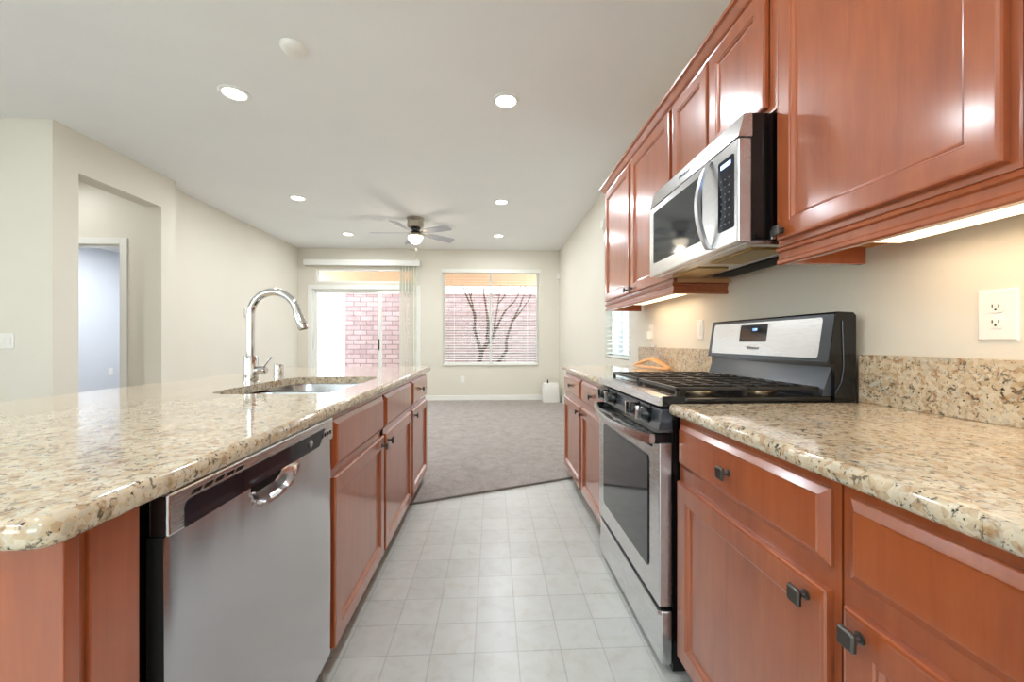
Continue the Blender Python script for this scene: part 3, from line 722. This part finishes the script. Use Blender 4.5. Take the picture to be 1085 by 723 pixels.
crown = [(-.018, 2.335), (.006, 2.335), (.008, 2.343), (.014, 2.346), (.020, 2.352), (.034, 2.374), (.040, 2.378), (.046, 2.380), (.048, 2.392), (-.018, 2.392)]
o = sweep([(FU, .056), (FU, 3.3105), (XW - .002, 3.3105)], crown).build('crown_moulding', 'cherry')
tag(o, 'cherry crown moulding running along the top of the wall cabinets', 'moulding')
rail = [(-.018, 1.358), (.002, 1.358), (.006, 1.362), (.006, 1.372), (.000, 1.378), (.000, 1.398), (.008, 1.402), (.010, 1.409), (.004, 1.415), (-.018, 1.4175)]
o = sweep([(FU, .056), (FU, 1.287)], rail); 
o.box(FU + .018, XW - .03, 1.265, 1.287, 1.362, 1.4175, .001)
o = o.build('light_rail', 'cherry'); tag(o, 'cherry light rail under the large near wall cabinets', 'moulding')
o = sweep([(XW - .02, 2.062), (FU, 2.062), (FU, 3.3105), (XW - .02, 3.3105)], rail)
o = o.build('light_rail', 'cherry'); tag(o, 'cherry light rail under the far pair of wall cabinets', 'moulding')
# under cabinet lights
def under(label, y0, y1):
    t = thing('under_cabinet_light', (1.10, (y0 + y1) / 2, 1.385), label, 'light fixture', 'under cabinet lights')
    MB().box(1.03, 1.22, y0, y1, 1.400, 1.436, .004).build('housing', 'plastic', t)
    MB().box(1.04, 1.17, y0 + .015, y1 - .015, 1.388, 1.400, .004).build('diffuser', 'tube', t)
    area('under_cabinet_glow', (1.105, (y0 + y1) / 2, 1.385), (.0, 0, -1), .11, y1 - y0 - .06, UNDER_W, (1, .70, .46))
    return t
under('lit white strip light under the large near wall cabinet', .30, 1.11)
under('lit white strip light under the far pair of wall cabinets', 2.35, 3.05)

# ------------------------------------------------------------------ microwave
MX, MY0, MY1, MZ0, MZ1 = .815, 1.297, 2.050, 1.437, 1.872
t = thing('microwave', (1.03, (MY0 + MY1) / 2, MZ0), 'stainless over-the-range microwave mounted under the short wall cabinet', 'microwave')
MB().box(MX + .05, 1.245, MY0 + .004, MY1 - .004, MZ0 + .012, MZ1).build('body', 'black', t)
gr = MB(); gr.loops([[(MX + .05, y, 1.791), (MX + .002, y, 1.791), (MX + .004, y, 1.80), (MX + .022, y, MZ1 - .004), (MX + .05, y, MZ1)] for y in (MY0, MY1)])
gr = gr.build('top_grille', 'steel_h', t)
text('Whirlpool', .024, face_mtx(-1, MX + .0125, 1.70, 1.832, -.24), 'logo', 'lettering', gr, .001)
dx0 = 1.435
dn_ = MB().box(MX, MX + .049, MY0, MY1, MZ0, 1.787, .006).build('front', 'steel_h', t)
def mp(name, mat, ya, yb, za, zb, d0, d1, r, par):
    mb = MB(); mb.loops([[(MX - d, p[0], p[1]) for p in rrect(ya, yb, za, zb, r, 0, 4)] for d in (d0, d1)]); return mb.build(name, mat, par)
wd = mp('window', 'greyglass', 1.525, 1.995, 1.500, 1.755, -.001, .0012, .008, dn_)
cpn = mp('keypad', 'blackglass', 1.318, 1.412, 1.495, 1.745, -.001, .0015, .008, dn_)
mp('display', 'digits', 1.335, 1.395, 1.715, 1.730, .0012, .002, .002, cpn)
for r_ in range(7):
    for c_ in range(3): yy = 1.340 + c_ * .024; zz = 1.515 + r_ * .026; MB().box(MX - .0022, MX - .0012, yy, yy + .008, zz, zz + .005).build('key', 'logo', cpn)
L = []
for k in range(21):
    u = k / 20; z = 1.452 + (1.778 - 1.452) * u; b = math.sin(math.pi * u) ** .8
    x = MX - .006 - .042 * b; L.append([(x - .007, 1.468 - .012, z), (x - .009, 1.468, z), (x - .007, 1.468 + .012, z), (x + .006, 1.468 + .012, z), (x + .006, 1.468 - .012, z)])
MB().loops(L).build('handle', 'steel', dn_, smooth=True)
mb = MB(); mb.box(MX + .03, 1.235, MY0 + .01, MY1 - .01, MZ0 - .004, MZ0 + .012, .003); un = mb.build('underside', 'steel_h', t)
for ya, yb in ((1.36, 1.62), (1.72, 1.98)): MB().box(.90, 1.04, ya, yb, MZ0 - .010, MZ0 - .004, .002).build('grease_filter', 'filter', un)
MB().box(1.09, 1.20, 1.40, 1.95, MZ0 - .009, MZ0 - .004, .002).build('vent_plate', 'void', un)
MB().box(.93, .945, MY0 - .004, MY0 + .004, 1.448, 1.478, .002).build('side_bracket', 'steel', t)

# ------------------------------------------------------------------ outlets, switches, sensors
def plate_x(label, cat, x, sg, yc, zc, w_, h_, kind, name):
    t = thing(name, (x, yc, zc - h_ / 2), label, cat)
    MB().rings(x, sg, yc - w_ / 2, yc + w_ / 2, zc - h_ / 2, zc + h_ / 2, [(0, 0), (0, .003), (.004, .0065)]).build('plate', 'plastic', t)
    x2 = x + sg * .0065
    if kind == 'outlet':
        for s in (-1, 1):
            zz = zc + s * .0195; mb = MB()
            mb.loops([[(x2 + sg * d, yc + .0165 * a, zz + .0135 * b) for a, b in ((-1, -.4), (-.7, -1), (.7, -1), (1, -.4), (1, .4), (.7, 1), (-.7, 1), (-1, .4))] for d in (-.001, .0025)])
            r_ = mb.build('receptacle', 'plastic', t)
            mb = MB()
            for a in (-.0065, .0065): mb.box(x2 + sg * .002, x2 + sg * .003, yc + a - .001, yc + a + .001, zz - .001, zz + .007)
            mb.lathe([(.0024, 0), (.0024, .001)], (x2 + sg * .0022 - (.001 if sg < 0 else 0), yc, zz - .0065), 10, 'X'); mb.build('slots', 'void', r_)
    else:
        MB().rings(x2, sg, yc - .0165, yc + .0165, zc - .033, zc + .033, [(0, -.001), (0, .001), (.002, .003)]).build('rocker', 'plastic', t)
    return t
plate_x('large white double outlet on wall above near right backsplash', 'outlet', XW, -1, .940, 1.1725, .080, .128, 'outlet', 'wall_outlet')
plate_x('white rocker switch on wall just left of the stove backguard', 'switch', XW, -1, 2.376, 1.177, .074, .118, 'rocker', 'light_switch')
plate_x('white wall plate behind adapter plug above the wooden hangers', 'outlet', XW, -1, 3.13, 1.18, .074, .118, 'outlet', 'wall_outlet')
t = thing('plug_adapter', (XW - .03, 3.12, 1.13), 'white plug adapter with thin cord plugged in above the wooden hangers', 'adapter')
MB().box(XW - .042, XW - .009, 3.095, 3.145, 1.125, 1.185, .005).build('body', 'plastic', t)
cpts = [(XW - .03, 3.10, 1.126), (XW - .035, 3.08, 1.10), (XW - .03, 3.05, 1.070), (XW - .03, 3.00, 1.068), (XW - .04, 2.96, 1.068), (XW - .04, 2.93, 1.09), (XW - .035, 2.95, 1.068), (XW - .03, 2.99, 1.067)]
MB().tube(cpts, .0025, 6).build('cord', 'cable', t, smooth=True)
def plate_y(label, cat, xc, y, zc, w_, h_, name, rocker=0):
    t = thing(name, (xc, y, zc - h_ / 2), label, cat)
    MB().box(xc - w_ / 2, xc + w_ / 2, y - .006, y, zc - h_ / 2, zc + h_ / 2, .003).build('plate', 'plastic', t)
    n = max(1, rocker)
    for k in range(n):
        x = xc + (k - (n - 1) / 2) * .046
        MB().box(x - .0165, x + .0165, y - .009, y - .006, zc - .033, zc + .033, .002).build('rocker' if rocker else 'receptacle', 'plastic', t)
    return t
plate_y('white double rocker switch on the wall at far left of photo', 'switch', -3.72, 3.256, 1.11, .116, .118, 'light_switch', 2)
oc = P(490, 402, YF); plate_y('white outlet low on the far wall below the large window', 'outlet', oc.x, YF, oc.z, .075, .118, 'wall_outlet')
t = thing('wall_thermostat', (-3.54, 5.96, 1.48), 'small white thermostat on left wall behind the faucet', 'thermostat')
MB().rings(-3.556, 1, 5.92, 6.0, 1.47, 1.59, [(0, 0), (0, .018), (.006, .024)]).build('case', 'plastic', t); MB().box(-3.532, -3.530, 5.94, 5.98, 1.54, 1.57).build('screen', 'greypanel', t)
t = thing('wall_outlet', (-6.29, 6.93, .55), 'white outlet on grey wall seen through the hall doorway', 'outlet')
MB().rings(-6.30, 1, 6.89, 6.97, .55, .67, [(0, 0), (0, .004), (.004, .007)]).build('plate', 'plastic', t)
o = MB().lathe([(.062, 0), (.062, .018), (.050, .030), (.001, .033)], (0, 0, 0), 28, 'X')
bmesh.ops.scale(o.bm, vec=(-1, 1, 1), verts=o.bm.verts[:]); bmesh.ops.translate(o.bm, vec=(XW, 4.49, 2.43), verts=o.bm.verts[:])
tag(o.build('wall_sensor', 'plastic', smooth=True), 'round white sensor high on right wall past the wall cabinets', 'sensor')
oc = P(591.5, 293, YF)
o = MB().box(oc.x - .03, oc.x + .03, YF - .045, YF, oc.z - .055, oc.z + .055, .012).build('motion_sensor', 'plastic'); tag(o, 'small white motion sensor in the far right upper corner', 'sensor')

# white box on the carpet
bx0, bx1 = FX(574.5, 7.25), FX(592, 7.25); zz1 = P(583, 406, 7.25).z
t = thing('plastic_box', ((bx0 + bx1) / 2, 7.25, .01), 'white tapered plastic box with black stub on carpet by the far right corner', 'plastic box')
m_ = MB(); m_.loops([rrect(bx0 - .01 + i, bx1 + .01 - i, 7.15 + i * .6, 7.36 - i * .6, .03, z) for i, z in ((.005, .01), (0, .02), (.01, .22), (.02, zz1 - .02), (.035, zz1))]); m_.build('case', 'plastic', t, smooth=True)
MB().lathe([(.014, zz1 - .002), (.011, zz1 + .05), (.006, zz1 + .065)], (bx0 + .1, 7.25, 0), 10).build('stub', 'black', t)
MB().box(bx0 + .075, bx0 + .10, 7.142, 7.152, .2, .28, .003).build('front_mark', 'trimring', t)

# wooden hangers
def hanger(c, yaw, lean, label):
    t = thing('coat_hanger', c, label, 'coat hanger')
    mb = MB(); L = []
    for k in range(-12, 13):
        u = k / 12; y = .215 * u; z = .075 - .058 * abs(u) ** 1.25; r = .008 + .006 * (1 - abs(u)); xx = .012 * u * u
        L.append([(xx + a * .006, y, z + b * r) for a, b in ((-1, -.7), (-.5, -1), (.5, -1), (1, -.7), (1, .7), (.5, 1), (-.5, 1), (-1, .7))])
    mb.loops(L); sh = mb.build('shoulders', 'hanger', None, smooth=True, origin=(0, 0, 0))
    mb = MB(); mb.tube([(.010, -.19, .012), (.004, 0, .012), (.010, .19, .012)], .006, 8); ba = mb.build('bar', 'hanger', None, smooth=True, origin=(0, 0, 0))
    pts = [(0, 0, .085), (0, 0, .115)]
    for k in range(0, 11): a = R(-90 + 24 * k); pts.append((0, -.0 + .022 * math.cos(a), .139 + .022 * math.sin(a)))
    hk = MB().tube(pts, .0018, 6).build('hook', 'nickel', None, smooth=True, origin=(0, 0, 0))
    for o in (sh, ba, hk): o.parent = t
    t.rotation_euler = (0, lean, yaw)
    return t
hanger((1.135, 2.88, ZT + .004), R(12), R(14), 'pale wooden coat hanger leaning on far backsplash, the nearer of two')
hanger((1.175, 2.92, ZT + .004), R(9), R(10), 'pale wooden coat hanger leaning on far backsplash, behind the other')

# ------------------------------------------------------------------ ceiling fixtures
def cpos(px, py):
    d = (ZC - H) * 425.0 / (362 - py); k = 425.0 / (px - 522.0) - .0482 if abs(px - 522) > .01 else 1e9
    Y = d / (1 + .0482 / k); return Y / k, Y
def can(x, y, label, power=None, ZC=ZC):
    t = thing('recessed_light', (x, y, ZC - .01), label, 'ceiling light', 'recessed ceiling lights')
    MB().lathe([(.070, ZC - .004), (.074, ZC - .009), (.092, ZC - .008), (.098, ZC - .0005), (.070, ZC - .0005)], (x, y, 0), 32, caps=False).build('trim_ring', 'trimring', t, smooth=True)
    MB().lathe([(.071, ZC - .001), (.071, ZC - .0045), (.04, ZC - .0055), (.001, ZC - .006)], (x, y, 0), 32).build('lens', 'lens', t, smooth=True)
    area('recessed_lamp', (x, y, ZC - .012), (0, 0, -1), .13, .13, CAN_W if power is None else power, (.90, .95, 1.0), shape='DISK')
for px, py, lb in ((249, 99, 'lit recessed light above the island, nearest on the left'), (536, 107, 'lit recessed light nearest the camera, right of the other large one'),
                   (316, 210, 'lit recessed light in middle row at left'), (531, 214, 'lit recessed light in middle row at right'),
                   (369, 248, 'lit recessed light in the far row left of the ceiling fan'), (528, 250, 'lit recessed light in far row right of the ceiling fan')):
    x, y = cpos(px, py); can(x, y, lb, 17 if y > 4 else None)
can(.15, .9, 'added unseen recessed light in the kitchen ceiling above the camera', 8); can(-1.6, .9, 'added recessed light over near end of island, out of view')  # out-of-view lamps added to brighten the near kitchen
can(.1, -1.2, 'added unseen recessed light behind the camera on the right'); can(-2.6, -1.2, 'added unseen recessed light behind the camera on the left'); can(-4.3, 1.4, 'added recessed light in the dining area, out of view')  # added lamps behind and beside the camera, unseen, to fill the room
can(-4.4, 3.9, 'added unseen recessed light in the hall ceiling behind the opening', 7); can(-5.1, 6.2, 'added unseen recessed light in the bedroom beyond the hall', 48, 2.6)  # unseen lamps added to light the hall and the bedroom
x, y = cpos(311.5, 50)
t = thing('smoke_detector', (x, y, ZC - .04), 'round white smoke detector on ceiling, topmost in photo', 'smoke detector')
MB().lathe([(.070, ZC - .0005), (.070, ZC - .012), (.058, ZC - .028), (.040, ZC - .036), (.001, ZC - .038)], (x, y, 0), 36).build('case', 'plastic', t, smooth=True)
MB().lathe([(.0725, ZC - .0005), (.0725, ZC - .006)], (x, y, 0), 36).build('base', 'trimring', t, smooth=True)

# ceiling fan
fx, fy = -1.075, 5.65
t = thing('ceiling_fan', (fx, fy, 2.4), 'five-blade grey ceiling fan with lit bowl over the living room', 'ceiling fan')
MB().lathe([(.125, ZC - .0005), (.125, ZC - .012), (.105, ZC - .035), (.110, ZC - .04), (.112, ZC - .11), (.095, ZC - .13)], (fx, fy, 0), 36).build('motor_housing', 'nickel', t, smooth=True)
MB().lathe([(.075, ZC - .13), (.062, ZC - .15), (.062, ZC - .19), (.05, ZC - .2)], (fx, fy, 0), 28).build('switch_housing', 'black', t, smooth=True)
zb_ = 2.612
MB().lathe([(.05, 2.625), (.088, 2.60), (.090, 2.575), (.105, 2.570)], (fx, fy, 0), 32).build('light_collar', 'nickel', t, smooth=True)
for k in range(5):
    a = R(38 + 72 * k); ca, sa = math.cos(a), math.sin(a)
    def W(r, s, z): return (fx + ca * r - sa * s, fy + sa * r + ca * s, z)
    tl_ = -.24
    mb = MB(); sec = []
    for r_, hw in ((.185, .045), (.20, .056), (.40, .063), (.585, .068), (.605, .060), (.612, .045)):
        sec.append([W(r_, s * hw, zb_ + s * hw * tl_ + dz - .02 * (r_ - .2)) for s, dz in ((-1, 0), (0, 0), (1, 0), (1, .006), (0, .006), (-1, .006))])
    bl = mb.loops(sec).build('blade', 'bladegrey', t)
    mb = MB(); sec = []
    for r_, hw, z in ((.055, .016, zb_ + .03), (.10, .014, zb_ + .012), (.15, .018, zb_ + .006), (.20, .035, zb_ + .004), (.235, .030, zb_ + .003)):
        sec.append([W(r_, -hw, z - hw * tl_ - .004), W(r_, hw, z + hw * tl_ - .004), W(r_, hw, z + hw * tl_ + .001), W(r_, -hw, z - hw * tl_ + .001)])
    mb.loops(sec).build('blade_iron', 'nickel', bl)
MB().lathe([(.100, 2.572), (.102, 2.56), (.090, 2.515), (.060, 2.482), (.025, 2.468), (.001, 2.465)], (fx, fy, 0), 32).build('light_bowl', 'bowl', t, smooth=True)
MB().tube([(fx + .01, fy, 2.47), (fx + .01, fy, 2.26)], .002, 5).lathe([(.004, 2.24), (.006, 2.245), (.004, 2.262)], (fx + .01, fy, 0), 8).build('pull_chain', 'nickel', t)
pl = bpy.data.lights.new('fan_bulb', 'POINT'); pl.energy = 5; pl.shadow_soft_size = .07; pl.color = (1, .9, .75)
po = bpy.data.objects.new('fan_bulb', pl); col.objects.link(po); po.location = (fx, fy, 2.40)
